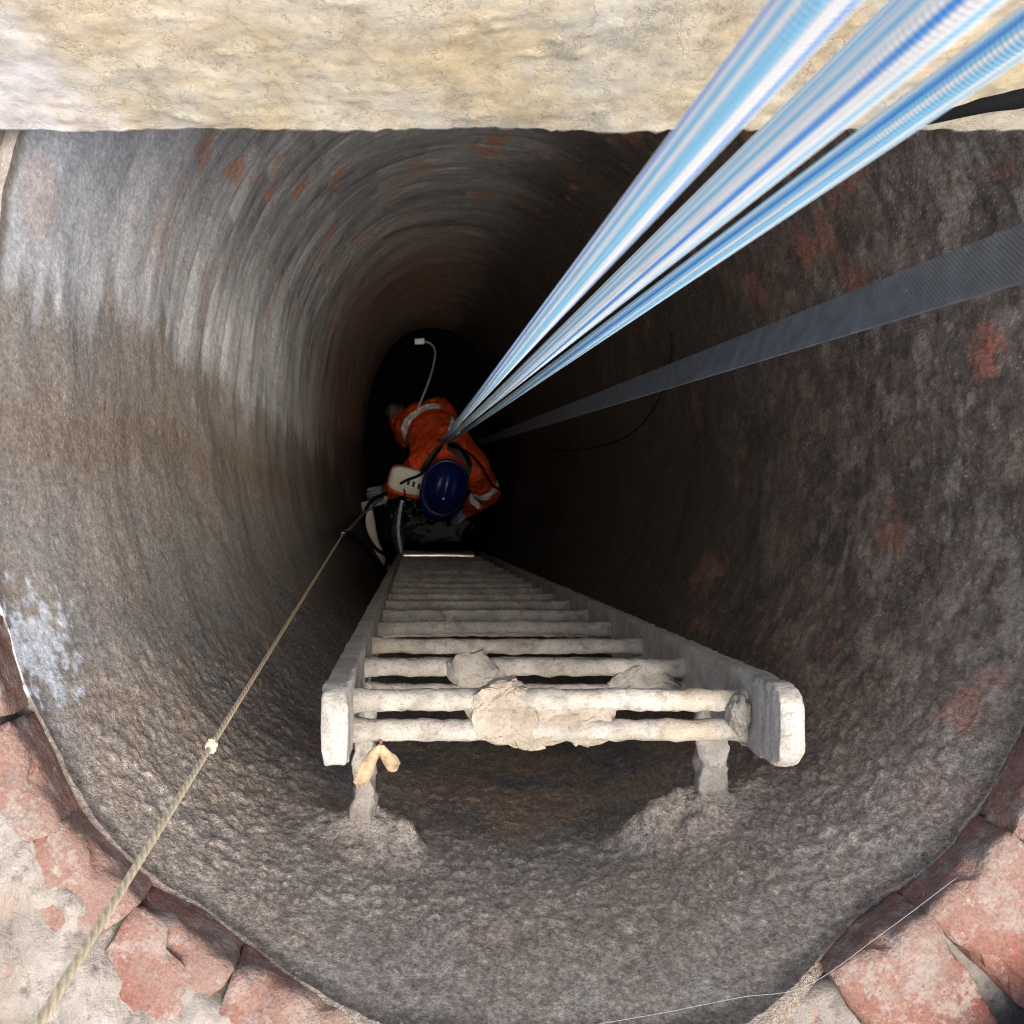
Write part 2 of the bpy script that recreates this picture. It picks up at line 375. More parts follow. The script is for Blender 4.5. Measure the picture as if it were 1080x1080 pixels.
# ------------------------------------------------------------------ the shaft
DK = np.array([0.86, 1.25, 2.4, 3.45, 5.06, 8.0])
def sec(d):
    L = np.interp(d, DK, [-.390, -.370, -.350, -.345, -.340, -.330]); Rr = np.interp(d, DK, [.60, .60, .60, .59, .58, .56])
    F = np.interp(d, DK, [-.430, -.396, -.385, -.385, -.385, -.385]); B = np.interp(d, DK, [.62, .70, .86, 1.00, 1.17, 1.37])
    return L, Rr, F, B
def sec_pt(th, d, off=0.0, ex=2.3):
    L, Rr, F, B = sec(d); cx, cy, a, b = (L + Rr) / 2, (F + B) / 2, (Rr - L) / 2 + off, (B - F) / 2 + off
    c, s = np.cos(th), np.sin(th)
    r = (np.abs(c / a) ** ex + np.abs(s / b) ** ex) ** (-1 / ex)
    return cx + r * c, cy + r * s
D_WALL, D_RIM, D_TOP, D_WATER, D_FLOOR = 0.930, 0.8625, 0.79, 6.75, 7.05

def sst(x, a, b):
    t = np.clip((x - a) / (b - a), 0, 1); return t * t * (3 - 2 * t)
def build_wall():
    nt, nd = 880, 440
    tq = np.linspace(0, 2 * np.pi, nt, endpoint=False); th = tq - 0.45 * np.cos(tq)        # finer towards the near wall
    ds = D_WALL * (D_FLOOR / D_WALL) ** (np.linspace(0, 1, nd) ** 1.3)
    T, D = np.meshgrid(th, ds); x, y = sec_pt(T, D); Df = D.ravel()
    p = np.stack([x.ravel(), y.ravel(), (CAMZ - D).ravel()], 1)
    L, Rr, F, B = sec(Df); cx, cy = (L + Rr) / 2, (F + B) / 2
    nrm = np.stack([cx - p[:, 0], cy - p[:, 1], np.zeros(len(p))], 1); nrm /= np.linalg.norm(nrm, axis=1)[:, None]
    X, Y = p[:, 0], p[:, 1]
    n_big = fbm(p / 0.30, 4); n_mid = fbm(p / 0.07 + 4, 4, 0.6); n_str = fbm(p * np.array([7, 7, 26]) + 5, 3, 0.55)
    left = sst(X, 0.10, -0.20); right = sst(X, 0.26, 0.46); front = sst(Y, -0.10, -0.30); far = sst(Y, 0.34, 0.60)
    # brush-marked skim coat on the far left, its edge ragged along the brush strokes
    skim = sst(Y + 0.07 * n_str + 0.07 * n_big, 0.21, 0.29) * sst(X + 0.05 * n_big, 0.36, 0.16)
    rgh = np.clip(0.16 + 0.62 * front + 0.20 * right - 0.10 * skim, 0.06, 0.85)
    h = 0.010 * n_big
    q = p * np.array([1, 1, 0.7])
    rid = 1 - np.abs(fbm(q / 0.030 + 0.5 * np.stack([n_mid, n_big, -n_mid], 1), 3, 0.55)) * 2
    h += rgh * (0.0030 * (0.5 - rid) + 0.0085 * np.abs(fbm(q / 0.019, 3, 0.6)))
    h += (0.0008 + 0.001 * right) * n_mid 
    h += 0.003; mud = np.zeros(len(p))
    for (x0, d0, sx_, sz_, am) in ((-.058, 1.215, .042, .048, .034), (.348, 1.22, .046, .048, .036), (.280, 1.228, .034, .026, .026), (-.014, 1.222, .020, .022, .022)):   # mortar round the bracket feet
        mm = np.exp(-(((X - x0) / sx_) ** 2 + ((Df - d0) / sz_) ** 2)) * (Y < 0) * (1 + 0.7 * n_mid); h += am * mm; mud = np.maximum(mud, mm)
    # colours of the lining, plus shade painted in for depth
    def mixc(c, m, col): return c * (1 - m[:, None]) + np.array(col) * m[:, None]
    v1 = 0.5 * sst(n_mid, -0.5, 0.5) + 0.5 * sst(fbm(p / 0.02 + 8, 3, 0.65), -0.4, 0.4); vs = sst(n_str, -0.40, 0.40)
    def mixv(c, m, lo, hi, t): return c * (1 - m[:, None]) + (np.array(lo) * (1 - t[:, None]) + np.array(hi) * t[:, None]) * m[:, None]
    one = np.ones(len(p))
    c = mixv(np.zeros((len(p), 3)), one, [.13, .125, .118], [.24, .225, .205], v1)
    brn = sst(fbm(p / 0.16 + 9, 3), -0.15, 0.20)
    c = mixc(c, brn * (0.45 + 0.45 * front), [.31, .225, .155])
    c = mixc(c, sst(X, 0.05, -0.15) * front * sst(Df, 1.0, 1.35) * 0.75, [.135, .138, .142])
    c = mixc(c, left * sst(Y, -0.25, 0.0) * (1 - skim) * 0.65, [.27, .235, .195])
    c = mixc(c, left * np.exp(-((Y - 0.10 + 0.05 * n_big + 0.02 * n_mid) / 0.05) ** 2) * 0.55, [.19, .135, .09])      # brown band running down the left side
    c = mixv(c, 0.92 * skim, [.38, .38, .375], [.49, .485, .47], vs)
    c = mixv(c, far * sst(X, 0.45, 0.15), [.21, .21, .208], [.30, .295, .287], vs)
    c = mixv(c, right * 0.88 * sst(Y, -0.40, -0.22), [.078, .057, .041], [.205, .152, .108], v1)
    c = mixc(c, right * sst(fbm(p / 0.06 + 21, 4, 0.6), 0.05, 0.35) * 0.65 * sst(p[:, 2], -1.6, -0.3), [.34, .28, .21])
    # brick courses telling through the thin coat on the far side
    cz = -p[:, 2] / 0.078 + 0.15 * n_big; ci = np.floor(cz); au = T.ravel() * 2.6 + 0.5 * (ci % 2); ai = np.floor(au)
    tone = np.modf(np.abs(np.sin(ci * 12.9898 + ai * 78.233) * 43758.5453))[0]
    joint = np.maximum(sst(np.abs(cz - ci - 0.5), 0.38, 0.5), sst(np.abs(au - ai - 0.5), 0.46, 0.5))
    cm = np.maximum(far, 0.6 * skim) * sst(Df, 1.2, 1.6) * sst(n_mid, -0.5, 0.2)
    c = c * (1 + (0.95 * (tone - 0.5) * cm * (1 - joint))[:, None]); h -= 0.0025 * joint * cm
    c = mixc(c, sst(tone, 0.90, 0.93) * (1 - joint) * cm * sst(fbm(p / 0.03 + 51, 3), -0.1, 0.15) * 0.8, [.40, .17, .075])
    # iron-brown staining further down
    c = mixc(c, sst(p[:, 2], -1.8, -4.0) * sst(X, 0.5, 0.1) * 0.75 * sst(Y, -0.15, 0.1), [.30, .175, .095])
    c = mixc(c, sst(p[:, 2] + 0.15 * n_big, -0.35, -1.5) * sst(X + 0.08 * n_big, 0.12, 0.40) * 0.85, [.046, .036, .028])      # painted shade: right side darkened with depth
    c = mixc(c, sst(p[:, 2] + 0.2 * n_big + 2.6 * far + 0.8 * skim, -1.5, -3.6) * 0.82, [.040, .032, .025])      # darkness of the deep shaft painted into the lining colour
    rp = sst(fbm(p * np.array([9, 9, 7]) + 2, 3, 0.55), 0.33, 0.43)
    c = mixc(c, rp * np.maximum(far, 0.30 * skim) * 0.7 * sst(p[:, 2], -3.2, -1.5), [.38, .17, .08])
    rp2 = sst(fbm(p * np.array([6, 6, 5]) + 13, 5, 0.62), 0.34, 0.52) * sst(p[:, 2], -1.8, -0.7)
    c = mixc(c, rp2 * np.maximum(right, 0.25 * front) * 0.7, [.33, .15, .095])
    for (qx, qy, qd, rr) in ((1034, 372, 1.06, .030), (1030, 185, 1.0, .016), (905, 330, 1.25, .022), (860, 260, 1.5, .03), (1010, 745, 1.0, .022)):
        dq = np.linalg.norm(p - np.array(tuple(W(qx, qy, qd))), axis=1) + 0.03 * fbm(p / 0.02 + qx, 4, 0.65)
        c = mixc(c, sst(dq, rr + .012, rr - .008) * 0.85, [.40, .15, .095])
    # worn sandy render just under the brick collar
    zz = p[:, 2] + 0.10 * n_mid + 0.10 * n_big
    c = mixc(c, sst(zz, -0.75, -0.22) * front * 0.75, [.42, .345, .265])
    c = mixc(c, sst(fbm(p / 0.05 + 31, 4, 0.6), 0.12, 0.38) * sst(zz, -0.60, -0.2) * front * 0.65, [.44, .38, .30])
    c = mixc(c, np.clip(mud * 1.3, 0, 1) * 0.75, [.34, .295, .24])
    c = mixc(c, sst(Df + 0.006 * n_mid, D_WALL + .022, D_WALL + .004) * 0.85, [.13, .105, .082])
    # lime splash low on the left
    ls = np.array(tuple(W(28, 690, 0.965))); dd = np.linalg.norm((p - ls) * np.array([1, 1, 0.8]), axis=1) + 0.075 * fbm(p / 0.022, 4, 0.7)
    c = mixc(c, sst(dd, 0.058, 0.028) * 0.85, [.50, .52, .53])
    # blow-holes
    bh = sst(perlin(p / 0.016 + 40), 0.60, 0.68); c = mixc(c, bh * np.maximum(skim, far) * 0.9, [.03, .03, .03]); h -= 0.004 * bh * np.maximum(skim, far)
    h = h * (0.25 + 0.75 * sst(Df, D_WALL, D_WALL + 0.10))
    p = p + nrm * h[:, None]
    # uneven upper lip of the render
    lipz = np.clip(1 - (Df - D_WALL) / 0.10, 0, 1); tt = np.stack([np.cos(T.ravel()) * 6, np.sin(T.ravel()) * 6, 0 * T.ravel()], 1)
    p[:, 2] += lipz * (0.016 + 0.024 * fbm(tt * 0.8, 3, 0.5) + 0.075 * sst(np.abs(X - 0.12), 0.30, 0.14) * front)
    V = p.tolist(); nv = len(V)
    for k in range(nt):        # the lip turns outward over the brick backing
        a = np.array(V[k]); cc = np.array([cx[0], cy[0], a[2]]); o = a + (a - cc) / np.linalg.norm(a - cc) * 0.05; o[2] -= 0.035; V.append(o.tolist())
    Fc = []
    idx = np.arange(nt); k2 = (idx + 1) % nt
    for i in range(nd - 1):
        b0, b1 = i * nt, (i + 1) * nt
        Fc += np.stack([b0 + idx, b0 + k2, b1 + k2, b1 + idx], 1).tolist()
    Fc += [(nv + k, nv + (k + 1) % nt, (k + 1) % nt, k) for k in range(nt)]
    Fc.append([(nd - 1) * nt + k for k in range(nt)])
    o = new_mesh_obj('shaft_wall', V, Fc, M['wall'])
    at = o.data.attributes.new('stain_shade', 'FLOAT_COLOR', 'POINT')
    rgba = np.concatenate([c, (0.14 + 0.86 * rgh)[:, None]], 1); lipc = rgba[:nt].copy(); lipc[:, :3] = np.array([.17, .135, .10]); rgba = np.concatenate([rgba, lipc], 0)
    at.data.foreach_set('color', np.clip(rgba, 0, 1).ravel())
    return tag(o, 'deep oval shaft lined with dark crusted render around the ladder', 'shaft')
shaft = build_wall()

# brick collar round the mouth -------------------------------------------------
def brick_mesh(i, sx, sy, sz, mat, wear):
    """a worn brick: chipped corners, uneven faces"""
    bm = bmesh.new(); bmesh.ops.create_cube(bm, size=1.0)
    bmesh.ops.subdivide_edges(bm, edges=list(bm.edges), cuts=11, use_grid_fill=True)
    A = np.array([tuple(v.co) for v in bm.verts]) * 2
    r = np.sum(np.abs(A) ** 44, axis=1) ** (1 / 44); A = A / r[:, None]                       # rounded arrises
    A = A * np.array([sx, sy, sz]) / 2
    n = np.stack([fbm(A / 0.014 + i * 5.3 + 20 * k, 3, 0.6) for k in range(3)], 1)
    edge = np.clip(np.sort(np.abs(A) / (np.array([sx, sy, sz]) / 2), axis=1)[:, 1] - 0.55, 0, 1) / 0.45
    chip = np.clip(fbm(A / 0.045 + i * 9.1, 3) - 0.05, 0, 1) * edge
    A = A + n * wear - A / np.linalg.norm(A, axis=1)[:, None] * (chip * 0.05)[:, None]
    for v, a in zip(bm.verts, A): v.co = a
    for f in bm.faces: f.smooth = True
    me = bpy.data.meshes.new('brick'); bm.to_mesh(me); bm.free(); me.materials.append(mat); return me
HEAD = [brick_mesh(i, 0.101, 0.205, 0.068, M['brick_limed'], 0.003) for i in range(6)]
STRE = [brick_mesh(20 + i, 0.205, 0.104, 0.066, M['brick'], 0.0018) for i in range(5)]
def collar_walk(off, step, d):
    th = np.linspace(-np.pi, np.pi, 4000); x, y = sec_pt(th, d, off); s = np.concatenate([[0], np.cumsum(np.hypot(np.diff(x), np.diff(y)))])
    out = []; t = 0.0
    while t < s[-1]:
        k = min(int(np.searchsorted(s, t)), 3998); tx, ty = x[k + 1] - x[k - 1], y[k + 1] - y[k - 1]
        out.append((x[k], y[k], math.atan2(ty, tx))); t += step
    return out
def lay(me, x, y, z, a, tilt=0.012):
    o = bpy.data.objects.new('brick', me); COL.objects.link(o); o.parent = shaft
    o.location = (x, y, z); o.rotation_euler = (random.gauss(0, tilt), random.gauss(0, tilt), a + random.gauss(0, 0.025)); return o
for (x, y, a) in collar_walk(0.095, 0.121, D_RIM):          # headers whose ends face the shaft
    if y > 0.24 or (-0.10 < x < 0.34 and y < 0): continue     # the near middle is lost under mortar
    lay(random.choice(HEAD), x, y, CAMZ - D_RIM - 0.034 + random.gauss(0, 0.003), a)
k = 0
for (x, y, a) in collar_walk(0.150, 0.224, D_TOP):          # stretchers of the course above, set back from the edge
    if y > 0.20: continue
    left = x < 0.1
    if left and y < -0.05: continue                          # that side is only mortar now
    nx, ny = math.sin(a), -math.cos(a)
    j = random.gauss(0, 0.006)
    lay(random.choice(STRE), x + nx * j, y + ny * j, CAMZ - D_TOP - 0.034, a, 0.02)
for (x, y, a) in collar_walk(0.268, 0.224, D_TOP):
    if y > 0.20: continue
    lay(random.choice(STRE), x, y, CAMZ - D_TOP - 0.036 + random.gauss(0, 0.003), a, 0.02)

def ring_sheet(name, offs, zf, nt, mat, parent, amp, scale, seed, cond=None):
    """a closed run of noisy rings round the mouth; zf(off, x, y) -> height"""
    th = np.linspace(0, 2 * np.pi, nt, endpoint=False); V = []
    for (off, z) in offs:
        x, y = sec_pt(th, D_RIM, off); V.append(np.stack([x, y, np.full(nt, z)], 1))
    P = np.concatenate(V); P[:, 2] += amp * fbm(P / scale + seed, 4); n = len(offs)
    if zf is not None: P[:, 2] += zf(P)
    Fc = [(i * nt + k, i * nt + (k + 1) % nt, (i + 1) * nt + (k + 1) % nt, (i + 1) * nt + k) for i in range(n - 1) for k in range(nt)]
    return new_mesh_obj(name, P.tolist(), Fc, mat, parent)
zr = CAMZ - D_RIM
bed = [(0.018, zr - 0.09), (0.016, zr - 0.05), (0.016, zr - 0.03), (0.02, zr - 0.020)] + [(0.02 + 0.006 * i, zr - 0.019) for i in range(1, 34)]
ring_sheet('mortar_bed', bed, None, 520, M['mortar'], shaft, 0.009, 0.035, 2.0)
def left_only(P):
    g = np.clip((0.16 - P[:, 0]) / 0.12, 0, 1) * np.clip((0.12 - P[:, 1]) / 0.1, 0, 1)
    return -0.075 * (1 - g)
packing = [(0.022, zr - 0.030), (0.030, zr - 0.010)] + [(0.030 + 0.005 * i, zr - 0.006 + 0.026 * min(1, i / 13)) for i in range(1, 46)]
ring_sheet('mortar_packing', packing, left_only, 700, M['smear'], shaft, 0.034, 0.050, 9.0)

# ground sheet with the hole of the shaft in it
def build_ground():
    nt = 160; th = np.linspace(0, 2 * np.pi, nt, endpoint=False); V = []; radii = [0.27, 0.34, 0.45, 0.7, 1.2, 2.5, 6, 20, 80, 400, 1500]
    for r in radii:
        x, y = sec_pt(th, D_RIM, r); z = -0.012 + 0.010 * fbm(np.stack([x * 8, y * 8, 0 * x], 1), 3) * (1 if r < 30 else 0) - (0.06 if r < 0.3 else 0)
        V.append(np.stack([x, y, z], 1))
    V = np.concatenate(V).tolist()
    Fc = [(i * nt + k, i * nt + (k + 1) % nt, (i + 1) * nt + (k + 1) % nt, (i + 1) * nt + k) for i in range(len(radii) - 1) for k in range(nt)]
    o = new_mesh_obj('ground', V, [f[::-1] for f in Fc], M['ground']); o['kind'] = 'structure'; o['label'] = 'bare earth around the mouth of the shaft'
build_ground()

# ------------------------------------------------------------------ concrete slab across the far half of the mouth
def build_slab():
    YF = 0.330; zb, zt = CAMZ - D_RIM - 0.001, CAMZ - 0.60
    xs = np.linspace(-0.62, 1.15, 420); prof = []
    for t in np.linspace(0, 1, 8)[:-1]: prof.append((YF + 0.55 * (1 - t) ** 2 + 0.004, zb))
    for t in np.linspace(0, 1, 64): prof.append((YF, zb + 0.001 + (zt - zb - 0.002) * t))
    for t in np.linspace(0, 1, 10)[1:]: prof.append((YF + 0.004 + 0.55 * t ** 2, zt))
    n = len(prof); P = np.array([(x, y, z) for x in xs for (y, z) in prof])
    front = np.exp(-((P[:, 1] - YF) / 0.03) ** 2)
    P[:, 1] -= front * (0.004 * fbm(P / np.array([.13, .13, .10]), 3) + 0.0012 * fbm(P / np.array([.012, .012, .022]), 3) + 0.006 * np.clip(fbm(P / .05 + 3, 4, .6) - .25, 0, 1))
    low = np.exp(-((P[:, 2] - zb) / 0.006) ** 2) * front
    e = np.stack([P[:, 0] * 60, 0 * P[:, 0], 0 * P[:, 0]], 1)
    P[:, 2] += low * (0.009 * fbm(e, 4, 0.65) + 0.006 * fbm(e * 0.15, 3))
    # the wedge-shaped open joint at the right is a separate dark strip
    V = P.tolist(); Fc = []
    for i in range(len(xs) - 1):
        for j in range(n - 1): Fc.append((i * n + j, (i + 1) * n + j, (i + 1) * n + j + 1, i * n + j + 1))
        Fc.append((i * n + n - 1, (i + 1) * n + n - 1, (i + 1) * n, i * n))
    Fc.append([j for j in range(n)][::-1]); Fc.append([(len(xs) - 1) * n + j for j in range(n)])
    o = new_mesh_obj('concrete_slab', V, Fc, M['concrete'])
    tag(o, 'thick cream concrete slab with ragged lower edge across the far side of the shaft mouth', 'slab')
build_slab()
tag(tube('dark_joint_strip', catmull([W(960, 131, 0.842), W(985, 123, 0.828), W(1040, 108, 0.800), W(1085, 99, 0.782), W(1200, 80, 0.745), W(1330, 66, 0.715)], 8), [0.003 + 0.007 * min(1, i / 22) for i in range(41)], M['black'], None, 12),
    'added black strip for the shaded open joint, tapering to a point on the right end of the slab face', 'joint strip')  # added strip stands in for the darkness inside the open joint
# ------------------------------------------------------------------ ladder
XL0, XL1, XR0, XR1 = -0.0886, -0.0640, 0.3485, 0.3720
Y0, Y1 = -0.156, -0.237
D_LT, D_LB, D_R0, STEP = 0.978, 5.60, 1.086, 0.2455
ladder = thing('fixed_ladder', 'pale mud-caked steel ladder fixed to the near wall of the shaft', 'ladder', (0.14, -0.2, CAMZ - D_LB))
def rail(x0, x1, out):
    """flat bar with a rounded head, standing on edge towards the wall"""
    n = 150; ds = np.concatenate([np.linspace(D_LT, D_LT + 0.06, 24), np.linspace(D_LT + 0.064, 2.2, 120), np.linspace(2.22, D_LB, 90)])
    V = []; ym, hw = (Y0 + Y1) / 2, abs(Y1 - Y0) / 2; tw = (x1 - x0) / 2; xm = (x0 + x1) / 2; m = 28
    for i, d in enumerate(ds):
        h = min(1.0, (d - D_LT + 0.001) / 0.034); hh = hw * (0.42 + 0.58 * math.sqrt(max(0, 1 - (1 - h) ** 2)))
        rr = 0.006
        for k in range(m):
            a = 2 * math.pi * k / m; c, s = math.cos(a), math.sin(a); e = 0.22
            V.append(Vector((xm + tw * math.copysign(abs(c) ** e, c), ym + hh * math.copysign(abs(s) ** e, s), CAMZ - d)))
    V = rough(V, 0.003, 0.014, out)
    N = len(ds); F = [(i * m + (k + 1) % m, i * m + k, (i + 1) * m + k, (i + 1) * m + (k + 1) % m) for i in range(N - 1) for k in range(m)]
    F.append(list(range(m))); F.append([(N - 1) * m + k for k in range(m)][::-1])
    return new_mesh_obj('rail', V, F, M['crust_rail'], ladder)
rail(XL0, XL1, 1.0); rail(XR0, XR1, 5.0)
YB, YFRONT = -0.1875, -0.2185
nr = int((D_LB - D_R0) / STEP) + 1
for i in range(nr):
    d = D_R0 + STEP * i
    for j, y in enumerate((YB, YFRONT)):
        sag = 0.006 * (random.random() - 0.5); n = 60
        pts = [Vector((XL1 - 0.008 + (XR0 - XL1 + 0.016) * t, y + sag * math.sin(math.pi * t), CAMZ - d)) for t in np.linspace(0, 1, n)]
        rr = [0.0116 * (1.0 + 0.25 * max(0, 1 - t * 14) + 0.25 * max(0, 1 - (1 - t) * 14)) for t in np.linspace(0, 1, n)]
        V, F, UV = tube_data(pts, rr, 14); V = rough(V, 0.0032, 0.016, i * 3.1 + j * 7)
        new_mesh_obj('rung_bar', V, F, M['crust'] if i < 4 else M['crust_dark'], ladder)
def bracket(x, d, w, y_end, seed):
    n = 40; V = []; m = 20
    for t in np.linspace(0, 1, n):
        y = -0.20 + (y_end + 0.20) * t; ww = w * (1 + 0.12 * math.sin(9 * t + seed)); zz = 0.010 + 0.012 * t
        for k in range(m):
            a = 2 * math.pi * k / m; c, s = math.cos(a), math.sin(a)
            V.append(Vector((x + ww * math.copysign(abs(c) ** .4, c), y, CAMZ - d + zz * math.copysign(abs(s) ** .4, s))))
    V = rough(V, 0.010, 0.02, seed)
    F = [(i * m + k, i * m + (k + 1) % m, (i + 1) * m + (k + 1) % m, (i + 1) * m + k) for i in range(n - 1) for k in range(m)]
    F.append(list(range(m))[::-1]); F.append([(n - 1) * m + k for k in range(m)])
    return new_mesh_obj('wall_bracket', V, F, M['crust_dark'], ladder)
bracket(-0.060, 1.215, 0.0125, -0.425, 2.0); bracket(0.352, 1.215, 0.019, -0.405, 6.0)
for d in (3.0, 4.8): bracket(-0.066, d, 0.012, -0.40, 3.0); bracket(0.358, d, 0.012, -0.40, 8.0)
# clay and leaf litter lying on the ladder
def clod(outline, d_top, d_base, mat, label, seed):
    """an angular flake of clay: hull of a tilted top face and a wider base, broken up a little"""
    rnd = random.Random(seed); bm = bmesh.new(); cx_ = sum(a for a, b in outline) / len(outline); cy_ = sum(b for a, b in outline) / len(outline)
    for (a, b) in outline:
        bm.verts.new(W(a, b, d_base)); f = 0.72 + 0.2 * rnd.random(); bm.verts.new(W(cx_ + (a - cx_) * f, cy_ + (b - cy_) * f, d_top + rnd.uniform(-.004, .005)))
        bm.verts.new(W(cx_ + (a - cx_) * 0.97, cy_ + (b - cy_) * 0.97, (d_top + d_base) / 2))
    r = bmesh.ops.convex_hull(bm, input=list(bm.verts)); bmesh.ops.delete(bm, geom=[g for g in r['geom_interior'] if isinstance(g, bmesh.types.BMVert)], context='VERTS')
    bmesh.ops.triangulate(bm, faces=list(bm.faces)); bmesh.ops.subdivide_edges(bm, edges=list(bm.edges), cuts=6, use_grid_fill=True)
    A = rough([v.co for v in bm.verts], 0.0055, 0.011, seed, 4); A = rough(A, 0.012, 0.04, seed + 5, 2)
    for v, a in zip(bm.verts, A): v.co = a
    me = bpy.data.meshes.new('clay_clod'); bm.to_mesh(me); bm.free(); return tag(link('clay_clod', me, mat), label, 'clay lump')
clod([(494, 732), (508, 728), (532, 709), (545, 712), (572, 742), (574, 786), (540, 792), (498, 778)], 1.072, 1.094, M['clod'], 'cream angular lump of dried clay on the top rung, left of its middle', 11)
clod([(556, 742), (600, 733), (648, 736), (642, 760), (652, 779), (600, 788), (558, 786)], 1.076, 1.092, M['clod'], 'flat crust of cream clay bridging the middle of the top rung', 14)
clod([(468, 704), (484, 694), (510, 686), (530, 708), (516, 726), (486, 728)], 1.312, 1.335, M['clod_dark'], 'grey-brown clay lump on the second rung, behind the cream lump', 17)
clod([(636, 727), (650, 704), (678, 700), (700, 706), (724, 727)], 1.318, 1.335, M['clod_dark'], 'flat grey-brown clay patch on the second rung near its right end', 20)
tag(blob('clay_clod', W(779, 752, 1.075), (0.012, 0.022, 0.020), M['clod_dark'], None, 4, 0.4, 2.0, 23.0),
    'small rusty brown lump wedged at the right end of the top rung', 'clay lump')

def leaf_blade(name, pts, width, normal_hint, parent, mat):
    V = []; c = catmull(pts, 8); n = len(c); up = Vector(normal_hint).normalized()
    for i, p in enumerate(c):
        t = i / (n - 1); tg = (c[min(i + 1, n - 1)] - c[max(i - 1, 0)]).normalized(); sd = tg.cross(up).normalized()
        w = width * (0.15 + 0.95 * math.sin(math.pi * min(1, 0.12 + 0.80 * t)) ** 0.8 * (0.5 + 0.7 * t))
        for s in (-1, -0.5, 0, 0.5, 1): V.append(p + sd * w * s + up * (0.0022 * (1 - s * s)))
    F = [(i * 5 + k, i * 5 + k + 1, (i + 1) * 5 + k + 1, (i + 1) * 5 + k) for i in range(n - 1) for k in range(4)]
    V2 = V + [v - up * 0.0008 for v in V]; m = len(V); F2 = F + [tuple(m + q for q in f[::-1]) for f in F]
    for i in range(n - 1):
        for k, o in ((0, 1), (4, 0)):
            a, b = i * 5 + k, (i + 1) * 5 + k; F2.append((a, b, m + b, m + a) if k == 0 else (b, a, m + a, m + b))
    return new_mesh_obj(name, rough(V2, 0.003, 0.02, 3), F2, mat, parent)
lf = thing('winged_seed', 'pale cream two-winged dry seed hanging under the left end of the top rung', 'seed', W(402, 786, 1.07))
leaf_blade('seed_wing', [W(402, 787, 1.07), W(392, 800, 1.07), W(384, 816, 1.07), W(376, 829, 1.065)], 0.0085, (0.2, 0.1, 1), lf, M['leaf'])
leaf_blade('seed_wing', [W(402, 787, 1.07), W(407, 797, 1.07), W(415, 804, 1.07), W(421, 808, 1.065)], 0.0085, (-0.2, 0.1, 1), lf, M['leaf'])
tube('seed_stem', [W(401, 776, 1.085), W(401.5, 782, 1.075), W(402, 790, 1.069)], 0.0016, M['stem'], lf, 8)

# ------------------------------------------------------------------ lines running up out of the shaft
HP = W(468, 466, 5.52)          # ring on the worker's harness
def straight_line(p, q, n, up_z):
    """from q (deep) through p (near the lens) on up to the height up_z"""
    dirv = (p - q); t_end = (up_z - q.z) / dirv.z
    ts = np.concatenate([np.linspace(0, 0.8, n // 4), np.linspace(0.8, 1.1, n // 2)[1:], np.linspace(1.1, t_end, n // 4)[1:]])
    return [q + dirv * float(t) for t in ts]
ROPES = [((745, 135, 0.245), (465, 467), 0.0062, 'rope_a', 'leftmost hoisting rope, white with bold blue stripes'),
         ((850, 135, 0.262), (469, 466), 0.0064, 'rope_b', 'middle hoisting rope, mostly white with thin blue flecks'),
         ((938, 135, 0.350), (473, 467), 0.0060, 'rope_c', 'rightmost hoisting rope, pale blue and white, lowest of the ropes'),
         ((820, 135, 0.420), (467, 469), 0.0048, 'rope_b', 'thin greyish rope half hidden behind the middle hoisting rope')]
for (a, b, r, mk, lab) in ROPES:
    pts = straight_line(W(*a), W(b[0], b[1], 5.52), 240, 2.2)
    o = tube('hoisting_rope', pts, r, M[mk], None, 24); tag(o, lab, 'rope', 'hoisting ropes')
def build_strap():
    a, b = W(1080, 266, 0.44), W(505, 467, 5.45); dirv = a - b; t_end = (1.6 - b.z) / dirv.z
    V = []; L = []; n = 400; hw = 0.0150
    ts = np.concatenate([np.linspace(0, 0.7, 120), np.linspace(0.7, 1.05, 240)[1:], np.linspace(1.05, t_end, 40)[1:]])
    side0 = Vector((0.35, 1, 0.0)); UVp = []
    for t in ts:
        c = b + dirv * float(t); tg = dirv.normalized(); rot = Matrix.Rotation(0.9 * (1 - min(1, t)) ** 2, 3, tg)
        s = (side0 - tg * side0.dot(tg)).normalized(); s = rot @ s; nn = tg.cross(s)
        for (u, w) in ((-1, -.5), (-.5, -.6), (0, -.6), (.5, -.6), (1, -.5), (1, .5), (.5, .6), (0, .6), (-.5, .6), (-1, .5)):
            V.append(c + s * hw * u + nn * 0.0016 * w)
    m = 10; F = []; UV = []; us = [0, .25, .5, .75, 1, 1, .75, .5, .25, 0]; Lr = dirv.length
    for i in range(len(ts) - 1):
        for k in range(m):
            k2 = (k + 1) % m; F.append((i * m + k, i * m + k2, (i + 1) * m + k2, (i + 1) * m + k))
            UV += [(us[k], ts[i] * Lr), (us[k2], ts[i] * Lr), (us[k2], ts[i + 1] * Lr), (us[k], ts[i + 1] * Lr)]
    o = new_mesh_obj('webbing_strap', V, F, M['webbing'], None, False, UV)
    tag(o, 'flat dark slate webbing strap running from the worker to the upper right', 'strap')
build_strap()
cord_pts = straight_line(W(40, 1080, 0.47), W(362, 563, 3.0), 160, 1.2)
cord = tube('cord', cord_pts, 0.0025, M['cord'], None, 12)
tag(cord, 'thin straw-coloured cord with a knot, running up to the lower left', 'cord')
def lerp_line(a, b, f): return a + (b - a) * f
blob('knot', W(223, 786.5, 0.897), (0.0050, 0.0062, 0.0070), M['cord'], cord, 4, 0.45, 2.2, 2.0)

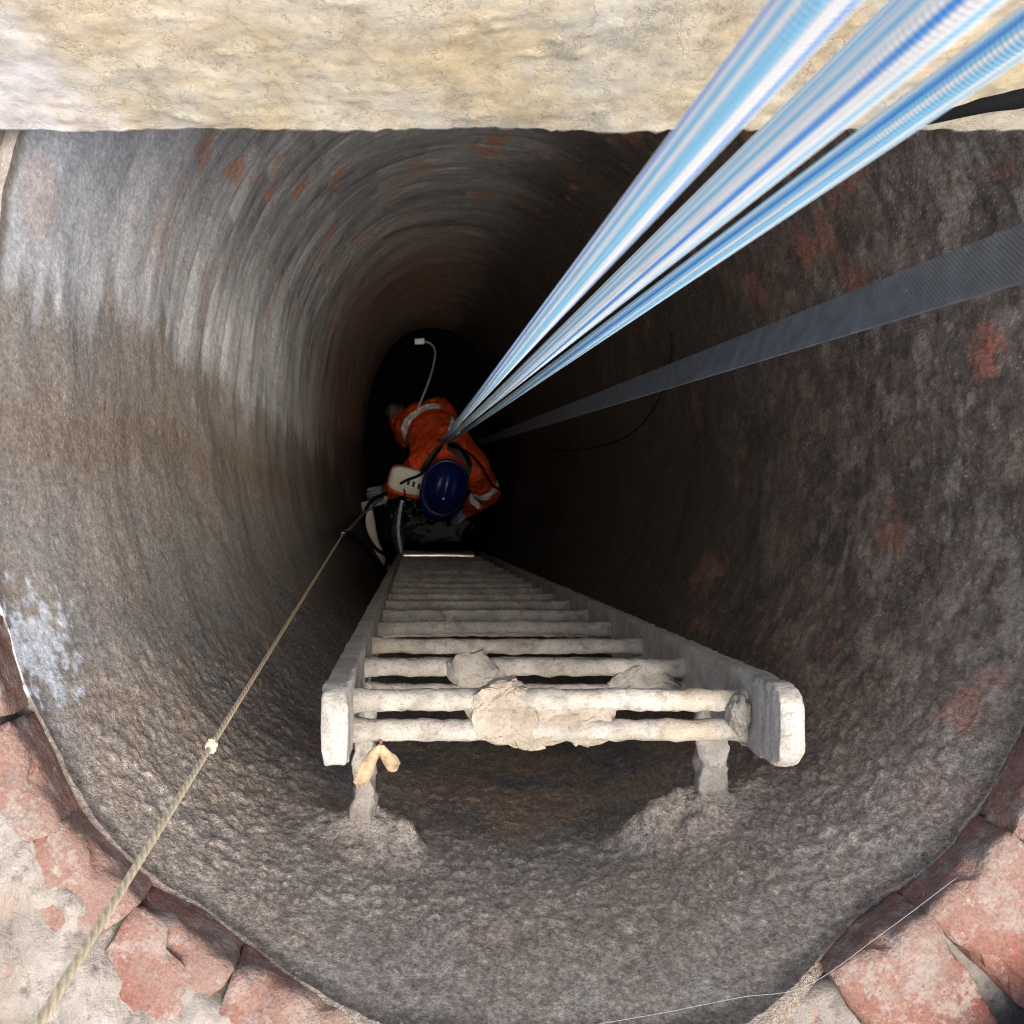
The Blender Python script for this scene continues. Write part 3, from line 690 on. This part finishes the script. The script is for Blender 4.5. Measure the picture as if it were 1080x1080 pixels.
# ------------------------------------------------------------------ gear at the foot of the shaft
def curve_thing(name, pts, rad, mat, label, cat, sides=10, n=10):
    o = tube(name, catmull(pts, n), rad, mat, None, sides); return tag(o, label, cat)
curve_thing('curved_pipe', [W(386, 531, 6.02), W(389, 548, 5.98), W(393, 570, 5.93), W(401, 590, 5.86), W(410, 610, 5.80)], 0.034, M['pipe'],
            'bright cream curved pipe against the left wall beside the ladder foot', 'pipe', 16)
curve_thing('steel_bar', [W(424, 586, 5.45), W(450, 586, 5.45), W(476, 586, 5.45), W(502, 587, 5.45)], 0.028, M['steel'],
            'shiny worn horizontal metal bar across the foot of the ladder', 'bar', 16)
curve_thing('black_cable', [W(362, 563, 3.0), W(372, 566, 3.6), W(384, 575, 4.6), W(392, 588, 5.3), W(400, 606, 5.5)], 0.010, M['black'],
            'black cable running from the cord end down past the cream pipe', 'cable')
curve_thing('black_hose', [W(404, 606, 5.5), W(408, 588, 5.6), W(396, 578, 5.65), W(386, 562, 5.7), W(384, 545, 5.75), W(392, 528, 5.8), W(408, 520, 5.85)], 0.010, M['black'],
            'black hose looping in front of the cream curved pipe', 'hose')
curve_thing('grey_line', [W(362, 563, 3.0), W(370, 556, 3.8), W(380, 545, 4.8), W(392, 535, 5.5), W(402, 526, 5.85)], 0.006, M['grey'],
            'thin grey line from the cord end to the grey box', 'line', 8)
curve_thing('pale_hose', [W(424, 528, 5.6), W(421, 545, 5.55), W(420, 562, 5.5), W(423, 580, 5.45), W(424, 588, 5.42)], [0.009] * 41, M['palehose'],
            'pale blue thin hose hanging from the ivory case to the metal bar', 'hose', 10)
def box_mesh(name, c, size, mat, parent=None, rot=(0, 0, 0), bev=0.01, seg=2):
    bm = bmesh.new(); bmesh.ops.create_cube(bm, size=1.0)
    for v in bm.verts: v.co = Vector((v.co.x * size[0], v.co.y * size[1], v.co.z * size[2]))
    bmesh.ops.bevel(bm, geom=list(bm.edges), offset=bev, segments=seg, affect='EDGES', profile=0.6)
    from mathutils import Euler
    mt = Matrix.Translation(c) @ Euler(rot).to_matrix().to_4x4(); bm.transform(mt)
    me = bpy.data.meshes.new(name); bm.to_mesh(me); bm.free(); return link(name, me, mat, parent)
gb = thing('grey_box', 'grey plastic box floating at the left edge of the water', 'box', W(398, 523, D_WATER))
box_mesh('lid', W(399, 520, 6.55), (0.11, 0.085, 0.05), M['grey'], gb, (0.15, 0.1, 0.3)); box_mesh('case', W(397, 526, 6.64), (0.115, 0.09, 0.13), M['grey'], gb, (0.1, 0.1, 0.3))
wb = thing('white_sensor', 'small white box with a lead high on the far wall of the shaft', 'sensor', W(443, 360, 6.2))
box_mesh('housing', W(442.5, 360, 6.2), (0.060, 0.034, 0.04), M['white'], wb, (0.2, 0, 0.05), 0.005)
tube('lead', catmull([W(447, 360, 6.2), W(455, 363, 6.2), W(459, 372, 6.15), W(456, 390, 6.05), W(450, 408, 5.95), W(441, 430, 5.9), W(438, 440, 5.9)], 8), 0.006, M['grey'], wb, 8)
wr = curve_thing('thin_wire', [W(709, 240, 2.0), W(709, 290, 2.2), W(708, 330, 2.30), W(708, 372, 2.33), W(690, 430, 2.5), W(650, 465, 2.9), W(590, 475, 3.9), W(545, 462, 5.0), W(520, 455, 5.5)], 0.0022, M['black'],
                 'thin black wire hanging down the right wall to the worker', 'wire', 6)
tag(tube('cobweb_strand', catmull([W(1010, 925, 0.835), W(930, 985, 0.838), W(850, 1040, 0.840), W(780, 1052, 0.842), W(700, 1068, 0.845), W(620, 1082, 0.845)], 10), 0.00022, M['silk'], None, 6),
    'fine white cobweb strand along the brick edge at lower right', 'cobweb')

for (pts, rad, lab) in (
        ([W(430, 470, 5.85), W(424, 490, 5.75), W(422, 505, 5.62), W(427, 520, 5.58), W(424, 530, 5.6)], 0.005, 'thin black lead running over the ivory case'),
        ([W(466, 470, 5.50), W(455, 486, 5.44), W(444, 500, 5.46), W(428, 507, 5.53), W(412, 516, 5.70)], 0.008, 'black lead looping from the harness ring across the ivory case'),
        ([W(472, 470, 5.50), W(492, 476, 5.42), W(508, 492, 5.44), W(520, 512, 5.60), W(536, 519, 5.80)], 0.006, 'thin black lead trailing past the right sleeve of the worker'),
        ([W(474, 468, 5.46), W(482, 470, 5.40), W(490, 478, 5.42), W(496, 490, 5.46)], 0.012, 'thick black lanyard at the right shoulder of the worker')):
    curve_thing('black_lead', pts, rad, M['black'], lab, 'lead', 8)
# water
def build_water():
    xs = np.linspace(-0.37, 0.60, 120); ys = np.linspace(-0.42, 1.32, 200); z0 = CAMZ - D_WATER; XX, YY = np.meshgrid(xs, ys)
    P = np.stack([XX.ravel(), YY.ravel(), np.full(XX.size, z0)], 1)
    sp = np.exp(-(((P[:, 0] - 0.08) / 0.24) ** 2 + ((P[:, 1] - 0.10) / 0.09) ** 2))
    P[:, 2] += 0.0008 * fbm(P / 0.10, 2) + 0.003 * sp * fbm(P / 0.034, 3)
    L, Rr, F, B = sec(D_WATER); cx, cy, a, b = (L + Rr) / 2, (F + B) / 2, (Rr - L) / 2 + .03, (B - F) / 2 + .03
    ok = (np.abs((P[:, 0] - cx) / a) ** 2.3 + np.abs((P[:, 1] - cy) / b) ** 2.3) < 1
    n = len(xs); Fc = [(j * n + i, j * n + i + 1, (j + 1) * n + i + 1, (j + 1) * n + i) for j in range(len(ys) - 1) for i in range(n - 1) if ok[j * n + i]]
    o = new_mesh_obj('water', P.tolist(), Fc, M['water']); o['kind'] = 'structure'; o['label'] = 'black rippling water at the bottom of the shaft'
build_water()
def build_glints():  # white flecks laid on the water in place of wet glints
    rnd = random.Random(5); V = []; F = []
    for k in range(70):
        a, b = rnd.gauss(455, 20), rnd.gauss(535, 7)
        c = W(a, b, D_WATER - 0.008); r = rnd.uniform(0.002, 0.007) * (1 if rnd.random() < .85 else 1.8); n0 = len(V); m = 6; e = rnd.uniform(1, 2.5); an = rnd.uniform(0, 3.14)
        for q in range(m):
            t = 2 * math.pi * q / m; x, y = r * e * math.cos(t), r * math.sin(t); V.append(c + Vector((x * math.cos(an) - y * math.sin(an), x * math.sin(an) + y * math.cos(an), -0.006)))
        V.append(c + Vector((0, 0, 0.004))); F += [(n0 + q, n0 + (q + 1) % m, n0 + m) for q in range(m)]; F.append(tuple(n0 + q for q in range(m))[::-1])
    o = new_mesh_obj('glint_flecks', V, F, M['glint']); tag(o, 'small white flecks painted as wet glints on the black water beside the helmet', 'glint', None, 'stuff')
build_glints()

# ------------------------------------------------------------------ the worker
def skin_mesh(name, joints, edges, sub=2):
    """joints: {key: (point, radius)}; returns an evaluated, subdivided skin surface"""
    keys = list(joints); me = bpy.data.meshes.new(name)
    me.from_pydata([tuple(joints[k][0]) for k in keys], [(keys.index(a), keys.index(b)) for a, b in edges], [])
    o = bpy.data.objects.new(name, me); COL.objects.link(o)
    md = o.modifiers.new('skin', 'SKIN'); md.use_smooth_shade = True
    sd = o.modifiers.new('sub', 'SUBSURF'); sd.levels = sub; sd.render_levels = sub
    for i, k in enumerate(keys):
        r = joints[k][1]; s = me.skin_vertices[0].data[i]; s.radius = (r, r) if isinstance(r, (int, float)) else r; s.use_root = (i == 0)
    dg = bpy.context.evaluated_depsgraph_get(); out = bpy.data.meshes.new_from_object(o.evaluated_get(dg))
    bpy.data.objects.remove(o); bpy.data.meshes.remove(me); out.name = name
    out.polygons.foreach_set('use_smooth', [True] * len(out.polygons)); return out
def voxel_mesh(name, caps, vox, smooth=6):
    """one continuous surface grown round tapered capsules (p0, r0, p1, r1)"""
    bm = bmesh.new()
    for (p0, r0, p1, r1) in caps:
        p0, p1 = Vector(p0), Vector(p1)
        for p, r in ((p0, r0), (p1, r1)): bmesh.ops.create_icosphere(bm, subdivisions=3, radius=r, matrix=Matrix.Translation(p))
        if (p1 - p0).length > 1e-4:
            d = p1 - p0; mt = Matrix.Translation((p0 + p1) / 2) @ d.to_track_quat('Z', 'Y').to_matrix().to_4x4()
            bmesh.ops.create_cone(bm, cap_ends=True, segments=24, radius1=r0, radius2=r1, depth=d.length, matrix=mt)
    me = bpy.data.meshes.new(name); bm.to_mesh(me); bm.free(); o = bpy.data.objects.new(name, me); COL.objects.link(o)
    md = o.modifiers.new('remesh', 'REMESH'); md.mode = 'VOXEL'; md.voxel_size = vox; md.use_smooth_shade = True
    sm = o.modifiers.new('smooth', 'SMOOTH'); sm.factor = 0.5; sm.iterations = smooth
    dg = bpy.context.evaluated_depsgraph_get(); out = bpy.data.meshes.new_from_object(o.evaluated_get(dg))
    bpy.data.objects.remove(o); bpy.data.meshes.remove(me); out.name = name
    out.polygons.foreach_set('use_smooth', [True] * len(out.polygons)); return out
J = {'pelvis': W(449, 449, 6.02), 'waist': W(459, 461, 5.84), 'chest': W(474, 483, 5.66),
     'neck0': W(476, 497, 5.56), 'neck': W(474, 503, 5.50), 'head': W(470, 514, 5.43), 'chin': W(468, 526, 5.49),
     'rsh': W(499, 494, 5.64), 'relb': W(514, 519, 5.84), 'rwri': W(497, 536, 6.03),
     'lsh': W(449, 489, 5.66), 'lelb': W(427, 508, 5.88), 'lwri': W(411, 517, 6.02),
     'lhip': W(439, 449, 6.10), 'lknee': W(431, 459, 6.42), 'lank': W(421, 437, 6.66),
     'rhip': W(461, 441, 6.10), 'rknee': W(472, 452, 6.47), 'rank': W(470, 440, 6.92)}
BONES = {'torso': [('pelvis', .125, 'waist', .125), ('waist', .130, 'chest', .135), ('chest', .12, 'neck0', .075), ('lsh', .075, 'rsh', .075), ('lsh', .07, 'waist', .10), ('rsh', .07, 'waist', .10)],
         'arms': [('rsh', .070, 'relb', .052), ('relb', .050, 'rwri', .034), ('lsh', .070, 'lelb', .052), ('lelb', .050, 'lwri', .034)],
         'head': [('neck0', .06, 'neck', .056), ('neck', .058, 'head', .082), ('head', .085, 'chin', .055)],
         'legs': [('lhip', .095, 'lknee', .066), ('lknee', .062, 'lank', .042), ('rhip', .095, 'rknee', .066), ('rknee', .062, 'rank', .042), ('lhip', .10, 'rhip', .10), ('pelvis', .12, 'lhip', .10), ('pelvis', .12, 'rhip', .10)]}
person = thing('person', 'worker in orange hi-vis suit and blue helmet bending forward at the shaft bottom', 'person', W(455, 450, D_FLOOR))
def caps(groups, grow): return [(J[a], ra + grow, J[b], rb + grow) for g in groups for (a, ra, b, rb) in BONES[g]]
link('body', voxel_mesh('body', caps(['torso', 'arms', 'head', 'legs'], 0.0), 0.014), M['skin'], person)
def suit(name, cp, bands):
    me = voxel_mesh(name, cp, 0.011, 5); bm = bmesh.new(); bm.from_mesh(me)
    A = np.array([tuple(v.co) for v in bm.verts]); bm.normal_update()               # creases in the cloth
    f = 0.020 * fbm(A / 0.09, 3) - 0.014 * np.abs(fbm(A / 0.07 + 5, 2))
    for v, h in zip(bm.verts, f): v.co += v.normal * float(h)
    for (p, ax, w, reach) in bands:
        ax = Vector(ax).normalized()
        for sg in (-1, 1):
            bmesh.ops.bisect_plane(bm, geom=list(bm.verts) + list(bm.edges) + list(bm.faces), plane_co=p + ax * w * sg, plane_no=ax)
    for fc in bm.faces:
        c = fc.calc_center_median()
        for (p, ax, w, reach) in bands:
            if abs((c - p).dot(Vector(ax).normalized())) < w and (c - p).length < reach: fc.material_index = 1
        fc.smooth = True
    me.materials.clear(); me.materials.append(M['orange']); me.materials.append(M['reflect'])
    bm.to_mesh(me); bm.free()
    return link(name, me, None, person)
def seg(a, b, f): return J[a].lerp(J[b], f), (J[b] - J[a])
across = (J['rsh'] - J['lsh']).normalized()
b1 = seg('rsh', 'relb', 0.72); b2 = seg('relb', 'rwri', 0.30); b3 = seg('pelvis', 'waist', 0.0); b4 = seg('lsh', 'lelb', 0.62)
suit('jacket', caps(['torso', 'arms'], 0.026),
     [(b1[0], b1[1], 0.033, 0.13), (b2[0], b2[1], 0.024, 0.10), (b3[0], (0.42, -0.60, 0.35), 0.036, 0.26), (b4[0], b4[1], 0.024, 0.12),
      (J['chest'].lerp(J['waist'], 0.75) + across * 0.085 + Vector((0, 0, .06)), across, 0.032, 0.17)])
t1 = seg('lhip', 'lknee', 0.45)
suit('trousers', caps(['legs'], 0.022), [(t1[0], t1[1], 0.036, 0.2)])
def boot(a, toe):
    a = Vector(a); t = Vector(toe); d = (t - a)
    me = skin_mesh('boot', {'h': (a - d * 0.35, 0.050), 'a': (a, 0.058), 'm': (a + d * 0.5, 0.052), 't': (t, 0.046)}, [('h', 'a'), ('a', 'm'), ('m', 't')], 2)
    return link('boot', me, M['boot'], person)
boot(W(421, 436, 6.62), W(409, 431, 6.55)); boot(W(470, 440, 6.95), W(476, 465, 7.0))
def glove(wr, fw, sidev, n='glove'):
    """palm, four fingers and a thumb in one skinned mesh, lightly curled"""
    f = Vector(fw).normalized(); s = Vector(sidev).normalized(); dn = Vector((0, 0, -1)); js = {'w': (wr, 0.034), 'p': (wr + f * 0.055, (0.046, 0.026))}; es = [('w', 'p')]
    for k, (o, ln) in enumerate(((-0.033, 0.062), (-0.011, 0.076), (0.011, 0.072), (0.033, 0.055))):
        b0 = wr + f * 0.085 + s * o; js[f'k{k}'] = (b0, 0.0115); js[f'm{k}'] = (b0 + f * ln * 0.55 + dn * ln * 0.25, 0.0105); js[f't{k}'] = (b0 + f * ln * 0.8 + dn * ln * 0.75, 0.009)
        es += [('p', f'k{k}'), (f'k{k}', f'm{k}'), (f'm{k}', f't{k}')]
    tb = wr + f * 0.03 + s * 0.045; js['tb'] = (tb, 0.014); js['tt'] = (tb + f * 0.045 + s * 0.02 + dn * 0.015, 0.011); es += [('w', 'tb'), ('tb', 'tt')]
    return link(n, skin_mesh(n, js, es, 1), M['grey'], person)
glove(W(411, 517, 6.00), (-0.9, -0.2, -0.25), (0.2, -0.9, 0.1)); glove(W(496, 536, 6.02), (-0.8, -0.5, -0.3), (-0.5, 0.8, 0.0))
def helmet():
    c = W(469, 514, 5.385); fwd = Vector((-0.22, -0.92, -0.34)).normalized(); up = Vector((0.0, -0.22, 1.0)); up = (up - fwd * up.dot(fwd)).normalized(); sd = fwd.cross(up)
    n, m = 20, 40; V = []; F = []
    for i in range(n + 1):
        ph = (math.pi / 2) * i / n
        for k in range(m):
            a = 2 * math.pi * k / m; q = math.sin(ph); hgt = math.cos(ph)
            ridge = 0.010 * math.exp(-((math.sin(a) * q) / 0.16) ** 2) * (1 if q < 0.95 else 0.0) + 0.006 * math.exp(-((abs(math.sin(a) * q) - 0.45) / 0.1) ** 2)
            V.append(c + fwd * (0.142 * q * math.cos(a)) + sd * (0.112 * q * math.sin(a)) + up * ((0.118 + ridge) * hgt ** 0.8 if hgt > 1e-6 else 0))
    for i in range(n):
        for k in range(m): F.append((i * m + k, (i + 1) * m + k, (i + 1) * m + (k + 1) % m, i * m + (k + 1) % m))
    h = new_mesh_obj('helmet', V, F, M['helmet'], person)
    V = []; F = []
    for k in range(m):
        a = 2 * math.pi * k / m; pk = 0.012 + 0.045 * max(0, math.cos(a)) ** 2
        for (e, z) in ((-0.004, 0.004), (pk, -0.004 - 0.2 * pk), (pk, -0.009 - 0.2 * pk), (-0.004, -0.006)):
            V.append(c + fwd * ((0.142 + e) * math.cos(a)) + sd * ((0.112 + e) * math.sin(a)) + up * z)
    for k in range(m):
        for j in range(4): F.append((k * 4 + j, k * 4 + (j + 1) % 4, ((k + 1) % m) * 4 + (j + 1) % 4, ((k + 1) % m) * 4 + j))
    br = new_mesh_obj('brim', V, F, M['helmet']); br.parent = h; br.matrix_parent_inverse = Matrix.Identity(4)
    sp = blob('badge', c + up * 0.122 + fwd * 0.02, (0.008, 0.008, 0.006), M['white'], None, 2, 0.1); sp.parent = h
helmet()
def straps():
    
    def web(pts, w=0.020):
        V = []; c = catmull(pts, 8); n = len(c)
        for i, p in enumerate(c):
            tg = (c[min(i + 1, n - 1)] - c[max(i - 1, 0)]).normalized(); sdv = tg.cross(Vector((0, 0, 1))); sdv = sdv.normalized() if sdv.length > 1e-3 else Vector((1, 0, 0)); nn = sdv.cross(tg)
            for (u, h) in ((-1, -1), (1, -1), (1, 1), (-1, 1)): V.append(p + sdv * w * u + nn * 0.004 * h)
        F = [(i * 4 + k, i * 4 + (k + 1) % 4, (i + 1) * 4 + (k + 1) % 4, (i + 1) * 4 + k) for i in range(n - 1) for k in range(4)] + [(0, 1, 2, 3), tuple((n - 1) * 4 + k for k in (3, 2, 1, 0))]
        return new_mesh_obj('harness_strap', V, F, M['harness'], person, False)
    web([W(492, 482, 5.46), W(494, 492, 5.47), W(490, 506, 5.52), W(487, 514, 5.60)])
    web([HP + Vector((0, 0, -0.03)), W(478, 474, 5.49), W(490, 482, 5.47)]); web([HP + Vector((0, 0, -0.03)), W(458, 480, 5.52), W(450, 490, 5.53), W(444, 500, 5.58)])
    web([W(466, 470, 5.58), W(456, 472, 5.64), W(447, 466, 5.75), W(438, 462, 5.9)])
    # dorsal ring
    pts = [HP + Vector((0.035 * math.cos(a), 0.008, 0.035 * math.sin(a) - 0.02)) for a in np.linspace(0, 2 * math.pi, 25)]
    tube('dorsal_ring', pts, 0.007, M['steel'], person, 8)
straps()
case = thing('instrument_case', 'ivory vented case with orange trim held under the left arm of the worker', 'case', W(431, 509, 5.66))
def rounded_panel():
    c = W(432, 508, 5.60); rz = Matrix.Rotation(R(-14), 3, 'Z') @ Matrix.Rotation(R(12), 3, 'X')
    def plate(name, hx, hy, hz, off, mat, e=0.45):
        V = []; m = 40; prof = [(0.96, -1), (1, -0.7), (1, 0.6), (0.96, 0.95), (0.80, 1.0)]
        for (s, z) in prof:
            for k in range(m):
                a = 2 * math.pi * k / m; ca, sa = math.cos(a), math.sin(a)
                V.append(c + rz @ Vector((hx * s * math.copysign(abs(ca) ** e, ca) + off[0], hy * s * math.copysign(abs(sa) ** e, sa) + off[1], hz * z + off[2])))
        F = [(i * m + k, i * m + (k + 1) % m, (i + 1) * m + (k + 1) % m, (i + 1) * m + k) for i in range(len(prof) - 1) for k in range(m)]
        F.append([k for k in range(m)][::-1]); F.append([(len(prof) - 1) * m + k for k in range(m)])
        return new_mesh_obj(name, V, F, mat, case)
    plate('trim', 0.120, 0.082, 0.025, (0, -0.008, -0.03), M['orange']); plate('cover', 0.112, 0.070, 0.028, (0, 0.004, 0.0), M['ivory'])
    for (x, y) in ((-0.005, 0.0), (0.025, -0.004), (0.055, -0.008)):
        o = box_mesh('vent', c + rz @ Vector((x, y, 0.029)), (0.014, 0.030, 0.006), M['dark'], case, (R(12), 0, R(-14)), 0.002, 1)
rounded_panel()
